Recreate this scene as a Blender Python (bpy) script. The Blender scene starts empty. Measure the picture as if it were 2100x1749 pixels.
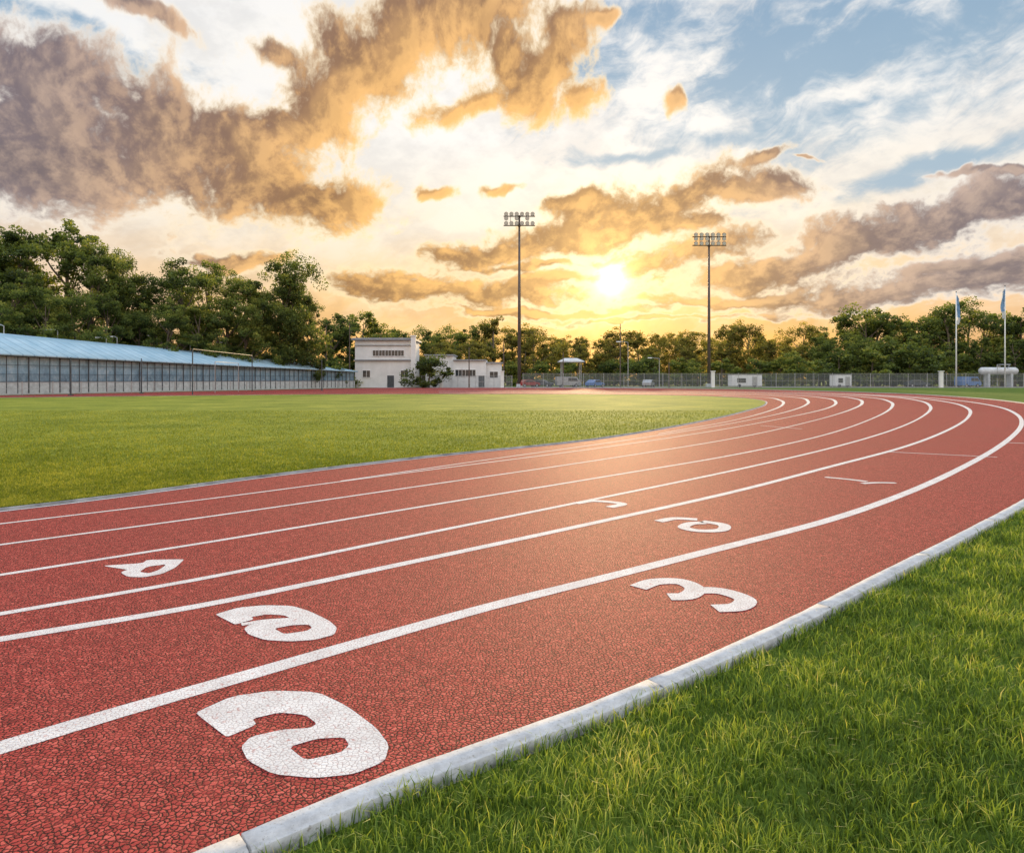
import bpy, bmesh, math, random
import numpy as np
from mathutils import Vector, Matrix
from mathutils.geometry import tessellate_polygon
rng=np.random.default_rng(7); random.seed(7)
SC=bpy.context.scene; COL=SC.collection
SC.view_settings.view_transform='Standard'; SC.view_settings.look='None'; SC.view_settings.exposure=0
F=1400.0; HOR=778.0; H=1.5
def G(px,py,h=H):            # surveyed ground position
    Y=h*F/(py-HOR); return ((px-1050)*Y/F, Y)
def XH(px,py,Y):             # lateral position and height at distance Y
    return ((px-1050)*Y/F, (HOR-py)/F*Y+H)
# ------------------------------------------------------------ helpers
def link(o,parent=None):
    COL.objects.link(o)
    if parent: o.parent=parent
    return o
def tag(o,label,cat=None,group=None,kind=None):
    if label: o["label"]=label
    if cat: o["category"]=cat
    if group: o["group"]=group
    if kind: o["kind"]=kind
    return o
def empty(name,loc=(0,0,0),rz=0,s=1):
    o=bpy.data.objects.new(name,None); o.location=loc; o.rotation_euler=(0,0,rz); o.scale=(s,s,s); o.empty_display_size=.2
    return link(o)
def npmesh(name,V,Fc,mat,tint=None,smooth=False):
    V=np.asarray(V,dtype=np.float32); Fc=np.asarray(Fc,dtype=np.int32); k=Fc.shape[1]
    me=bpy.data.meshes.new(name); me.vertices.add(len(V)); me.vertices.foreach_set('co',V.ravel())
    me.loops.add(Fc.size); me.loops.foreach_set('vertex_index',Fc.ravel())
    me.polygons.add(len(Fc)); me.polygons.foreach_set('loop_start',np.arange(0,Fc.size,k,dtype=np.int32))
    try: me.polygons.foreach_set('loop_total',np.full(len(Fc),k,dtype=np.int32))
    except Exception: pass
    me.update(calc_edges=True)
    if tint is not None:
        a=me.attributes.new('tint','FLOAT','POINT'); a.data.foreach_set('value',np.asarray(tint,dtype=np.float32))
    if smooth: me.polygons.foreach_set('use_smooth',np.ones(len(Fc),dtype=bool))
    if mat: me.materials.append(mat)
    return me
def obj(name,me,parent=None,loc=None):
    o=bpy.data.objects.new(name,me)
    if loc: o.location=loc
    return link(o,parent)
class MB:                    # mesh builder
    def __init__(s): s.v=[]; s.f=[]
    def box(s,c,d,rz=0,axes=None):
        cx,cy,cz=c; i=len(s.v); ca,sa=math.cos(rz),math.sin(rz)
        for z in(-.5,.5):
            for x,y in((-.5,-.5),(.5,-.5),(.5,.5),(-.5,.5)):
                X=x*d[0];Y=y*d[1]; s.v.append((cx+X*ca-Y*sa,cy+X*sa+Y*ca,cz+z*d[2]))
        for q in((0,3,2,1),(4,5,6,7),(0,1,5,4),(1,2,6,5),(2,3,7,6),(3,0,4,7)): s.f.append(tuple(i+a for a in q))
        return s
    def tube(s,pts,rad,n=8,cap=True):
        i0=len(s.v); pts=[Vector(p) for p in pts]
        if not hasattr(rad,'__len__'): rad=[rad]*len(pts)
        for k,p in enumerate(pts):
            a=pts[max(k-1,0)]; b=pts[min(k+1,len(pts)-1)]; t=(b-a).normalized()
            u=t.cross(Vector((0,0,1)) if abs(t.z)<.9 else Vector((1,0,0))).normalized(); w=t.cross(u)
            for j in range(n):
                q=2*math.pi*j/n; s.v.append(tuple(p+(u*math.cos(q)+w*math.sin(q))*rad[k]))
        for k in range(len(pts)-1):
            for j in range(n):
                a=i0+k*n+j; b=i0+k*n+(j+1)%n; s.f.append((a,a+n,b+n,b))
        if cap:
            s.f.append(tuple(i0+j for j in range(n))); e=i0+(len(pts)-1)*n; s.f.append(tuple(e+j for j in reversed(range(n))))
        return s
    def prism(s,prof,x0,x1,axis='x'):
        i=len(s.v); n=len(prof)
        for x in(x0,x1):
            for a,b in prof: s.v.append((x,a,b) if axis=='x' else (a,x,b))
        s.f.append(tuple(i+j for j in range(n))); s.f.append(tuple(i+n+j for j in reversed(range(n))))
        for j in range(n):
            k=(j+1)%n; s.f.append((i+j,i+n+j,i+n+k,i+k))
        return s
    def mesh(s,name,mat,smooth=False,bevel=0):
        me=bpy.data.meshes.new(name); me.from_pydata(s.v,[],s.f)
        bm=bmesh.new(); bm.from_mesh(me); bmesh.ops.recalc_face_normals(bm,faces=bm.faces)
        if bevel: bmesh.ops.bevel(bm,geom=list(bm.edges),offset=bevel,segments=2,affect='EDGES',profile=.5)
        bm.to_mesh(me); bm.free()
        if smooth:
            for p in me.polygons: p.use_smooth=True
        me.materials.append(mat); return me
# ------------------------------------------------------------ node helpers
class NB:
    def __init__(s,t): s.t=t; s.n=t.nodes; s.l=t.links
    def new(s,ty,**k):
        n=s.n.new(ty)
        for a,b in k.items(): setattr(n,a,b)
        return n
    def put(s,sock,v):
        if isinstance(v,bpy.types.NodeSocket): s.l.new(v,sock)
        elif v is not None:
            if hasattr(sock,'default_value'):
                if sock.type=='RGBA' and len(v)==3: v=(*v,1)
                sock.default_value=v
    def m(s,op,a,b=None,c=None,clamp=False):
        n=s.new('ShaderNodeMath',operation=op,use_clamp=clamp); s.put(n.inputs[0],a); s.put(n.inputs[1],b); s.put(n.inputs[2],c); return n.outputs[0]
    def vm(s,op,a,b=None,c=None):
        n=s.new('ShaderNodeVectorMath',operation=op); s.put(n.inputs[0],a)
        if op=='SCALE': s.put(n.inputs[3],b)
        else: s.put(n.inputs[1],b)
        if c is not None: s.put(n.inputs[2],c)
        return n.outputs['Value'] if op in('LENGTH','DOT_PRODUCT','DISTANCE') else n.outputs[0]
    def ss(s,x,a,b,o0=0.,o1=1.):
        n=s.new('ShaderNodeMapRange',interpolation_type='SMOOTHSTEP'); s.put(n.inputs[0],x)
        if a>b: a,b,o0,o1=b,a,o1,o0
        for i,v in enumerate((a,b,o0,o1)): n.inputs[i+1].default_value=v
        return n.outputs[0]
    def mix(s,f,a,b,bt='MIX'):
        n=s.new('ShaderNodeMix',data_type='RGBA',blend_type=bt); s.put(n.inputs[0],f); s.put(n.inputs[6],a); s.put(n.inputs[7],b); return n.outputs[2]
    def noise(s,vec,scale,detail=4,rough=.55,dist=0,col=False):
        n=s.new('ShaderNodeTexNoise'); s.put(n.inputs['Vector'],vec); n.inputs['Scale'].default_value=scale; n.inputs['Detail'].default_value=detail
        n.inputs['Roughness'].default_value=rough; n.inputs['Distortion'].default_value=dist; return n.outputs['Color' if col else 'Fac']
    def ramp(s,f,stops):
        n=s.new('ShaderNodeValToRGB'); s.put(n.inputs[0],f); e=n.color_ramp.elements
        while len(e)<len(stops): e.new(.5)
        for k,(p,c) in enumerate(stops): e[k].position=p; e[k].color=(*c,1)
        return n.outputs[0]
def mat(name,rough=.6,metal=0,spec=.5):
    m=bpy.data.materials.new(name); m.use_nodes=True; nb=NB(m.node_tree); b=m.node_tree.nodes['Principled BSDF']
    b.inputs['Roughness'].default_value=rough; b.inputs['Metallic'].default_value=metal; b.inputs['Specular IOR Level'].default_value=spec
    return m,nb,b
def simple(name,c,rough=.6,metal=0,var=.25,scale=3.,spec=.4):
    m,nb,b=mat(name,rough,metal,spec); tc=nb.new('ShaderNodeTexCoord').outputs['Object']
    n=nb.noise(tc,scale,3,.6); lo=tuple(x*(1-var) for x in c); hi=tuple(min(1,x*(1+var)) for x in c)
    nb.put(b.inputs['Base Color'],nb.ramp(n,[(.3,lo),(.7,hi)])); return m
def geopos(nb): return nb.new('ShaderNodeNewGeometry').outputs['Position']
# ------------------------------------------------------------ SKY (computed cloud field on azimuth / elevation)
SUN_AZ=math.atan(205/1400); SUN_EL=math.radians(8.2)
def AE(px,py):
    u=(px-1050)/F; v=(HOR-py)/F; return math.atan(u), math.atan(v/math.sqrt(1+u*u))
_pr=np.random.default_rng(11); PERM=np.tile(_pr.permutation(256),3); GA=_pr.uniform(0,2*np.pi,256); GX=np.cos(GA).astype(np.float32); GY=np.sin(GA).astype(np.float32)
def perlin(x,y,seed=0):
    xi=np.floor(x); yi=np.floor(y); xf=(x-xi).astype(np.float32); yf=(y-yi).astype(np.float32); xi=(xi.astype(np.int64)+seed*37)&255; yi=(yi.astype(np.int64)+seed*91)&255
    u=xf*xf*xf*(xf*(xf*6-15)+10); v=yf*yf*yf*(yf*(yf*6-15)+10)
    def g(a,b,dx,dy):
        h=PERM[PERM[(a&255)]+(b&255)]; return GX[h]*dx+GY[h]*dy
    n0=g(xi,yi,xf,yf); n1=g(xi+1,yi,xf-1,yf); n2=g(xi,yi+1,xf,yf-1); n3=g(xi+1,yi+1,xf-1,yf-1)
    a=n0+u*(n1-n0); b=n2+u*(n3-n2); return a+v*(b-a)
def fbm(x,y,s,o,r=.55,seed=0,bil=False):
    out=0;a=1;t=0
    for k in range(o):
        n=perlin(x*s+k*3.7,y*s+k*1.3,seed+k); out=out+a*(np.abs(n)*2-.35 if bil else n); t+=a; a*=r; s*=2.03
    return out/t
def sst(x,a,b):
    t=np.clip((x-a)/(b-a),0,1); return t*t*(3-2*t)
def lerp(a,b,t):
    t=t[...,None]; return np.asarray(a,np.float32)*(1-t)+np.asarray(b,np.float32)*t
def blobs(x,y,lst,k,sc):
    acc=None
    for px,py,rx,ry,rot in lst:
        a,e=AE(px,py); c=math.cos(a); r=math.radians(rot); dx=x-a; dy=y-e
        u=(dx*math.cos(r)+dy*math.sin(r))/(rx/F*c*sc); v=(-dx*math.sin(r)+dy*math.cos(r))/(ry/F*c*sc); L=np.sqrt(u*u+v*v)
        if acc is None: acc=L
        else:
            h=np.maximum(k-np.abs(acc-L),0)/k; acc=np.minimum(acc,L)-h*h*k*.25
    return acc
BL=[(90,250,270,115,-6),(340,270,270,95,-10),(60,345,300,75,0),(330,345,270,65,0),(520,310,120,85,-25),(20,130,150,60,-25),(590,260,60,60,-60),
(640,425,120,46,0),(730,400,65,42,0),(670,205,70,90,70),(740,130,125,85,35),(860,55,165,80,25),(980,0,125,45,0),(570,122,55,22,0),(540,375,70,25,0),
(1095,150,85,64,45),(1150,65,68,54,10),(1040,110,45,50,20),(960,225,100,24,22),(1170,212,66,30,10),(1370,200,20,20,40),(1235,38,30,16,0),
(1045,391,38,10,8),(890,392,42,12,-5),(1180,480,170,40,8),(1330,425,190,42,12),(1500,400,125,34,0),(1010,512,130,28,8),(1570,328,80,14,8),(1200,420,70,20,0),
(790,592,130,32,-3),(960,600,260,26,0),(1150,575,140,16,4),(1700,525,260,34,8),(1880,460,260,48,10),(2040,425,170,48,0),(1540,555,130,16,5),(1430,520,120,25,10),
(1900,590,340,32,3),(2000,540,200,22,5),(1550,612,280,14,0),(470,528,95,14,0),(1960,362,50,6,0),(2070,355,60,8,0),(300,40,110,20,-15),(1150,640,230,8,0),(1380,470,90,26,0),(1660,326,20,5,0),(1100,545,170,10,3),(1350,655,240,6,0)]
BB=[(1640,110,380,150,0),(1950,50,260,110,0),(40,30,240,40,0),(1260,130,80,60,0),(270,140,170,30,0),(1500,275,180,35,0),(1350,40,120,60,0),(1750,230,240,40,0),(1900,345,250,25,5),(1300,330,160,20,0)]
def field(x,y,fine=8):
    yp=.42*np.log(np.maximum(y,-.05)+.13)
    wx=fbm(x,yp,6,5,.6,3)*.070; wy=fbm(x,yp,6,5,.6,23)*.050
    acc=blobs(x+wx,y+wy,BL,.35,1.18)
    x2=x+wx*.5; y2=yp+wy*.7
    return np.clip((1-acc),-1.5,.8)+.12+1.55*fbm(x2,y2,13,fine,.68,5)+.55*fbm(x2,y2,12,fine-2,.64,41,True)
def ramp(v,stops):
    p=[s[0] for s in stops]; return np.stack([np.interp(v,p,[s[1][k] for s in stops]) for k in range(3)],-1).astype(np.float32)
def sky_rgb(x,y):
    x=x.astype(np.float32);y=y.astype(np.float32)
    d1=field(x,y); tx=SUN_AZ-x; ty=SUN_EL+.05-y; tl=np.sqrt(tx*tx+ty*ty)+1e-3
    d2=field(x+tx/tl*.014,y+ty/tl*.014,8)
    d3=field(x+tx/tl*.055,y+ty/tl*.055,4)
    mask=sst(d1,-.14,.34); thick=sst(d1,.04,.60); light=.60*sst(d1-d2,-.25,.42)+.40*sst(d1-d3,-.30,.75)
    dS=np.sqrt((x-SUN_AZ)**2+(y-SUN_EL)**2)
    warm=1-sst(np.sqrt((x+.04)**2+((y-.13)*.9)**2),.22,.66)
    dark=lerp((.170,.130,.145),(.275,.130,.045),warm); lit=lerp((.52,.38,.31),(.92,.50,.15),warm)
    deep=sst(d1,.45,1.2)
    body=dark*(1-light[...,None])+lit*light[...,None]; body=body*(1.15-.22*deep)[...,None]
    edge=lerp((.95,.88,.80),(1.10,.86,.52),warm)
    cc=edge*(1-thick[...,None])+body*thick[...,None]
    blue=ramp(y,[(0,(.50,.55,.60)),(.3,(.34,.48,.60)),(.55,(.20,.35,.53)),(1.5,(.16,.30,.52))])
    wx=fbm(x,y*1.3,5,4,.6,61)*.12; wy=fbm(x,y*1.3,5,4,.6,71)*.07
    ba=blobs(x+wx,y+wy,BB,.3,1.0)
    xr=x*.97+y*.24; yr=-x*.24+y*.97; xw=xr*5+fbm(x,y,6,4,.55,81)*1.1; yw=yr*15+fbm(x,y,6,4,.55,85)*1.3
    cir=fbm(xw,yw,1.0,8,.66,91); cir2=fbm(x,y*1.8,7,8,.64,101)
    bl=sst(1.20-ba-2.0*cir-1.5*cir2,-.2,1.0)*.95; up=sst(y,.58,.8); bl=np.maximum(bl,up*(1-sst(cir2,-.1,.12)))
    side=sst(np.abs(x-.05),.28,.9)
    hz=ramp(y,[(0,(1.0,.44,.07)),(.06,(1.0,.52,.14)),(.13,(.98,.66,.33)),(.22,(.98,.86,.68)),(.34,(.98,.95,.91)),(1.5,(.85,.87,.92))])*(1-side[...,None])+ramp(y,[(0,(.74,.42,.24)),(.10,(.80,.58,.42)),(.22,(.84,.76,.68)),(.4,(.86,.87,.88)),(1.5,(.85,.87,.92))])*side[...,None]
    t=(sst(cir,-.12,.2)*.35)[...,None]; hz=hz*(1-t)+ramp(y,[(0,(1.0,.70,.36)),(.2,(1.0,.95,.86)),(1,(1.0,.97,.93))])*t
    t=((1-sst(cir2,-.2,.12))*.42)[...,None]; hz=hz*(1-t)+ramp(y,[(0,(.52,.26,.10)),(.12,(.62,.40,.20)),(.25,(.66,.63,.61)),(1,(.62,.68,.74))])*t
    base=hz*(1-bl[...,None])+blue*bl[...,None]
    mk=(mask*.97)[...,None]; col=base*(1-mk)+cc*mk
    th=np.arctan2(y-SUN_EL,x-SUN_AZ); rays=1+.30*np.cos(th*8+.6)*np.cos(th*3)*np.exp(-dS*9)
    veil=1-.35*mask*sst(dS,.02,.08)
    col=col+np.array((1.0,.60,.17),np.float32)*((np.exp(-dS*24)*1.5+np.exp(-dS*7)*.20)*rays*veil)[...,None]
    col=col+np.array((2.2,2.0,1.5),np.float32)*(np.exp(-(dS/.0150)**1.7)*1.2)[...,None]
    back=sst(-np.cos(x),-.1,.5)
    return col*(1+.9*up+.6*back)[...,None]
def mkimg(name,w,h,a0,a1,e0,e1):
    xs=a0+(np.arange(w)+.5)/w*(a1-a0); ys=e0+(np.arange(h)+.5)/h*(e1-e0); X,Y=np.meshgrid(xs,ys); c=sky_rgb(X,Y)
    im=bpy.data.images.new(name,w,h,alpha=False,float_buffer=True,is_data=True); px=np.ones((h,w,4),np.float32); px[...,:3]=np.clip(c,0,6); im.pixels.foreach_set(px.ravel()); im.update(); return im
A0,A1,E0,E1=-.80,.80,-.06,.66
im1=mkimg('sky_front',2000,900,A0,A1,E0,E1); im2=mkimg('sky_full',720,360,-math.pi,math.pi,-math.pi/2,math.pi/2)
W=bpy.data.worlds.new("World"); SC.world=W; W.use_nodes=True
nb=NB(W.node_tree); bg=W.node_tree.nodes['Background']
D=nb.new('ShaderNodeTexCoord').outputs['Generated']; sep=nb.new('ShaderNodeSeparateXYZ'); nb.put(sep.inputs[0],D)
az=nb.m('ARCTAN2',sep.outputs[0],sep.outputs[1]); el=nb.m('ARCSINE',sep.outputs[2])
def samp(im,a0,a1,e0,e1):
    c=nb.new('ShaderNodeCombineXYZ'); nb.put(c.inputs[0],nb.m('DIVIDE',nb.m('SUBTRACT',az,a0),a1-a0)); nb.put(c.inputs[1],nb.m('DIVIDE',nb.m('SUBTRACT',el,e0),e1-e0))
    t=nb.new('ShaderNodeTexImage',image=im,extension='EXTEND',interpolation='Linear'); nb.put(t.inputs[0],c.outputs[0]); return t.outputs[0]
fr=nb.m('MULTIPLY',nb.ss(nb.m('ABSOLUTE',az),.79,.74),nb.m('MULTIPLY',nb.ss(el,.65,.60),nb.ss(el,-.055,-.03)))
skyc=nb.mix(fr,samp(im2,-math.pi,math.pi,-math.pi/2,math.pi/2),samp(im1,A0,A1,E0,E1))
ni=nb.new('ShaderNodeTexSky',sky_type='NISHITA'); ni.sun_disc=False; ni.sun_elevation=SUN_EL; ni.sun_rotation=SUN_AZ
skyc=nb.mix(1.0,skyc,nb.mix(1.0,ni.outputs[0],(.006,.006,.006),'MULTIPLY'),'ADD')
nb.put(bg.inputs[0],skyc); bg.inputs[1].default_value=1.0
sl=bpy.data.lights.new('sun','SUN'); sl.energy=4.8; sl.angle=math.radians(3); sl.color=(1,.72,.38)
so=bpy.data.objects.new('sun',sl); link(so)
dv=Vector((math.sin(SUN_AZ)*math.cos(SUN_EL),math.cos(SUN_AZ)*math.cos(SUN_EL),math.sin(SUN_EL))); so.rotation_euler=dv.to_track_quat('Z','Y').to_euler()
# ------------------------------------------------------------ curves
def spline(pts,step=.25):
    p=np.array(pts,float); dd=np.r_[0,np.cumsum(np.linalg.norm(np.diff(p,axis=0),axis=1)**.7)]
    t=np.gradient(p,dd,axis=0); out=[]
    for i in range(len(p)-1):
        Ls=np.linalg.norm(p[i+1]-p[i]); n=max(2,int(min(Ls/step,40))); h=dd[i+1]-dd[i]
        for s in np.linspace(0,1,n,endpoint=False):
            out.append((2*s**3-3*s**2+1)*p[i]+(s**3-2*s**2+s)*h*t[i]+(-2*s**3+3*s**2)*p[i+1]+(s**3-s**2)*h*t[i+1])
    out.append(p[-1]); return np.array(out)
def normals(c):
    t=np.gradient(c,axis=0); t/=np.linalg.norm(t,axis=1)[:,None]+1e-9; return np.c_[-t[:,1],t[:,0]]
def ribbon(c,w,z):
    n=normals(c); w=np.broadcast_to(np.asarray(w,float),(len(c),))[:,None]/2
    a=c+n*w; b=c-n*w; V=np.r_[np.c_[a,np.full(len(a),z)],np.c_[b,np.full(len(b),z)]]; N=len(c)
    Fq=[(i,i+N,i+N+1,i+1) for i in range(N-1)]; return V,Fq
def poly(name,pts,z,m):
    me=bpy.data.meshes.new(name); b=bmesh.new(); vs=[b.verts.new((x,y,z)) for x,y in pts]; f=b.faces.new(vs)
    b.normal_update()
    if f.normal.z<0: f.normal_flip()
    bmesh.ops.triangulate(b,faces=[f],ngon_method='EAR_CLIP'); b.to_mesh(me); b.free(); me.materials.append(m); return me
# ------------------------------------------------------------ ground materials
CS=50
def crack(nb,pos,scale):
    wv=nb.vm('ADD',pos,nb.vm('SCALE',nb.vm('SUBTRACT',nb.noise(pos,scale*.9,2,.6,0,True),(.5,.5,.5)),.024))
    v=nb.new('ShaderNodeTexVoronoi',feature='DISTANCE_TO_EDGE',voronoi_dimensions='2D'); nb.put(v.inputs['Vector'],wv); v.inputs['Scale'].default_value=scale
    v2=nb.new('ShaderNodeTexVoronoi',feature='F1',voronoi_dimensions='2D'); nb.put(v2.inputs['Vector'],wv); v2.inputs['Scale'].default_value=scale
    return v.outputs['Distance'],v2.outputs['Color'],v2.outputs['Distance']
m_track,nb,b=mat('red_rubber_track',.78,0,.16); pos=geopos(nb)
e,cc,f1=crack(nb,pos,CS)
big=nb.noise(pos,.8,4,.6); mid=nb.noise(pos,14,4,.7)
cell=nb.new('ShaderNodeSeparateColor'); nb.put(cell.inputs[0],cc)
c0=nb.ramp(nb.m('ADD',nb.m('MULTIPLY',cell.outputs[0],.5),nb.m('MULTIPLY',mid,.5)),[(.15,(.26,.028,.024)),(.5,(.44,.058,.045)),(.85,(.62,.125,.095))])
c0=nb.mix(nb.m('MULTIPLY',nb.ss(big,.35,.7),.30),c0,(.36,.078,.056))
spk=nb.ss(nb.noise(pos,24,3,.75),.55,.65)
crk=nb.m('MULTIPLY',nb.ss(e,.21,.04),nb.ss(nb.noise(pos,7,3,.6),.25,.50,.65,1.0))
c1=nb.mix(nb.m('MAXIMUM',crk,nb.m('MULTIPLY',spk,.45)),c0,(.034,.008,.007)); nb.put(b.inputs['Base Color'],c1)
bu=nb.new('ShaderNodeBump'); bu.inputs['Strength'].default_value=.6; bu.inputs['Distance'].default_value=.006; nb.put(bu.inputs['Height'],nb.m('ADD',nb.ss(e,0,.25),nb.m('MULTIPLY',cell.outputs[1],.5))); nb.put(b.inputs['Normal'],bu.outputs[0])
m_line,nb,b=mat('worn_white_line_paint',.85,0,.12); pos=geopos(nb); e,cc,f1=crack(nb,pos,CS)
wear=nb.ss(nb.noise(pos,36,4,.75),.56,.66); crk=nb.ss(e,.12,.0)
c=nb.mix(nb.m('MULTIPLY',crk,.65),nb.ramp(nb.noise(pos,5,3,.6),[(.3,(.60,.565,.54)),(.7,(.76,.73,.70))]),(.20,.10,.09)); c=nb.mix(nb.m('MULTIPLY',wear,.6),c,(.42,.15,.12))
nb.put(b.inputs['Base Color'],c); bu=nb.new('ShaderNodeBump'); bu.inputs['Strength'].default_value=.4; bu.inputs['Distance'].default_value=.004; nb.put(bu.inputs['Height'],e); nb.put(b.inputs['Normal'],bu.outputs[0])
m_kerb,nb,b=mat('weathered_white_kerb',.8,0,.2); pos=geopos(nb)
sp=nb.new('ShaderNodeSeparateXYZ'); nb.put(sp.inputs[0],pos)
dirt=nb.m('MULTIPLY',nb.ss(sp.outputs[2],.060,.0),nb.ss(nb.noise(pos,11,5,.7),.40,.56))
c=nb.ramp(nb.noise(pos,12,6,.75),[(.28,(.34,.34,.35)),(.5,(.49,.49,.495)),(.7,(.61,.61,.61))]); c=nb.mix(nb.m('MULTIPLY',nb.ss(nb.noise(pos,60,5,.75),.57,.66),.7),c,(.20,.18,.15)); c=nb.mix(nb.m('MULTIPLY',dirt,.85),c,(.09,.09,.055))
nb.put(b.inputs['Base Color'],c); bu=nb.new('ShaderNodeBump'); bu.inputs['Strength'].default_value=.4; bu.inputs['Distance'].default_value=.008; nb.put(bu.inputs['Height'],nb.noise(pos,45,5,.75)); nb.put(b.inputs['Normal'],bu.outputs[0])
m_kerb2=simple('dirty_grey_kerb',(.24,.24,.24),.85,0,.5,3)
def grassmat(name,lo,mi,hi,s1,s2):
    m,nb,b=mat(name,.9,0,.1); pos=geopos(nb)
    n=nb.m('ADD',nb.m('MULTIPLY',nb.noise(pos,s1,5,.7),.5),nb.m('MULTIPLY',nb.noise(pos,s2,4,.75),.5))
    nb.put(b.inputs['Base Color'],nb.ramp(n,[(.36,lo),(.5,mi),(.62,hi)]))
    bu=nb.new('ShaderNodeBump'); bu.inputs['Strength'].default_value=.8; bu.inputs['Distance'].default_value=.03; nb.put(bu.inputs['Height'],nb.noise(pos,s2,4,.8)); nb.put(b.inputs['Normal'],bu.outputs[0]); return m
m_infield=grassmat('infield_grass',(.085,.125,.012),(.17,.205,.020),(.30,.30,.040),.35,7)
m_ground=grassmat('outer_grass',(.05,.085,.012),(.09,.14,.018),(.17,.21,.03),.6,30)
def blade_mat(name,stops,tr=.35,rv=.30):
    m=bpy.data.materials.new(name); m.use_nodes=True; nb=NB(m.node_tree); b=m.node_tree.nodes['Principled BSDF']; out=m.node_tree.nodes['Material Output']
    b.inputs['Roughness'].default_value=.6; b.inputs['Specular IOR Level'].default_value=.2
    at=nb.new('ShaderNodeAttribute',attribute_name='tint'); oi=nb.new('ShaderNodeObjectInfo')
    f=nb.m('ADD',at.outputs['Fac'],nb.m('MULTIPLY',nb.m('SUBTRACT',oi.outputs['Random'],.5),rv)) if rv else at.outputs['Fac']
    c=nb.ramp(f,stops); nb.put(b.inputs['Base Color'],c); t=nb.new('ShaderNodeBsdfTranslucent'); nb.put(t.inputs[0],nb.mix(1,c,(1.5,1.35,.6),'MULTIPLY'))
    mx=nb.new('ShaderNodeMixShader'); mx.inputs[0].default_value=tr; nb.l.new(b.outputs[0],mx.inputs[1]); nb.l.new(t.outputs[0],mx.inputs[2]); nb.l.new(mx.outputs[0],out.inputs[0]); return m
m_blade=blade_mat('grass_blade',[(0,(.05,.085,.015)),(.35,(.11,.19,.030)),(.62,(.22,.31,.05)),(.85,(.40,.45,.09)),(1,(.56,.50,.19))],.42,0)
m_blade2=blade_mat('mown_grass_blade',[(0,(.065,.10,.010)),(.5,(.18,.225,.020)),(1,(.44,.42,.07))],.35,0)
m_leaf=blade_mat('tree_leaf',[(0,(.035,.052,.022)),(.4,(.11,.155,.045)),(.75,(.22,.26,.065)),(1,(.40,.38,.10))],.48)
m_leaf2=blade_mat('backlight_tinted_leaf',[(0,(.055,.055,.020)),(.4,(.17,.165,.045)),(.75,(.32,.29,.07)),(1,(.52,.42,.11))],.52)  # yellower leaf copy: golden backlight and haze put into the colour
m_bark=simple('bark',(.13,.10,.075),.9,0,.4,4)
# ------------------------------------------------------------ ground, track
me=npmesh('ground',[(-2500,-2500,0),(2500,-2500,0),(2500,2500,0),(-2500,2500,0)],[(0,1,2,3)],m_ground)
tag(obj('ground',me),'wide green grass ground around the running track',None,None,'structure')
kpx=[(435,1749),(800,1597),(1175,1465),(1400,1373),(1600,1284),(1830,1168),(1960,1103),(2100,1028)]
kg=[G(x,y,1.43) for x,y in kpx]
kerbpts=[(-40,-24),(-12,-6),(-5,-1.0),(-2.2,.97)]+kg+[(10.6,12.4),(16.8,19.2),(24,29),(31.5,42),(36.5,54),(40,70),(39,84),(35,100),(20.8,114),(0,120),(-24,120.5)]
kc=spline(kerbpts,.3)
track=kc.tolist()+[(-48,62),(-62,32),(-75,0),(-62,-34)]
tr=tag(obj('running_track',poly('running_track',track,.004,m_track)),'red cracked rubber running track with white lane lines',None,None,'structure')
ipx=[(0,1048),(250,1018),(500,984),(850,941),(1200,904),(1430,866),(1530,843),(1568,830),(1560,821),(1500,815),(1400,811.5),(1200,809),(1000,808.5),(700,809),(350,812),(0,816)]
ig=[G(x,y) for x,y in ipx]
inner=spline([(-20,-4),(-11,3.8)]+ig,.3)
inf=inner.tolist()+[(-60,52),(-72,20),(-50,-18)]
tag(obj('infield',poly('infield',inf,.012,m_infield)),'bright green mown grass infield inside the track',None,None,'structure')
def kerb(c,w,h,seg,m,gap=.008,chip=.0015):
    n=normals(c); s=np.r_[0,np.cumsum(np.linalg.norm(np.diff(c,axis=0),axis=1))]; V=[];Fq=[]; L=s[-1]; a=0
    while a<L-.05:
        b2=min(a+seg*(1+.1*random.uniform(-1,1)),L); k=max(3,int((b2-a-gap)/.10)); ts=np.linspace(a,b2-gap,k); j=random.uniform(-1,1)*chip
        i0=len(V); prof_=((-w/2,-.02),(-w/2,h-.003),(-w/2+.003,h),(w*.26,h),(w*.28,h-.007),(w/2-.003,h-.008),(w/2,h-.011),(w/2,-.02)); K=len(prof_)
        for t in ts:
            x=np.interp(t,s,c[:,0]);y=np.interp(t,s,c[:,1]);nx=np.interp(t,s,n[:,0]);ny=np.interp(t,s,n[:,1]); cp=max(0,random.gauss(0,1)-1.3)*.006
            for qi,(o,z) in enumerate(prof_):
                o=-o; r=random.uniform(-1,1)*.0012; ch=cp if qi in(4,5,6) else 0
                V.append((x+nx*(o+j+r+ch*(1 if qi==6 else .5)),y+ny*(o+j+r+ch*(1 if qi==6 else .5)),z-ch+(j*.6+r if z>0 else 0)))
        for q in range(k-1):
            for r in range(K-1):
                p=i0+q*K+r; Fq.append((p,p+1,p+K+1,p+K))
        for e0 in(i0,i0+(k-1)*K):
            Fq.append((e0,e0+1,e0+6,e0+7)); Fq.append((e0+1,e0+2,e0+3,e0+6)); Fq.append((e0+3,e0+4,e0+5,e0+6))
        a=b2
    me=npmesh('kerb',V,Fq,m); bm=bmesh.new(); bm.from_mesh(me); bmesh.ops.recalc_face_normals(bm,faces=bm.faces); bm.to_mesh(me); bm.free(); return me
tag(obj('kerb',kerb(kc,.095,.066,1.9,m_kerb)),'weathered white concrete kerb between track and grass',None,None,'structure')
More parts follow.
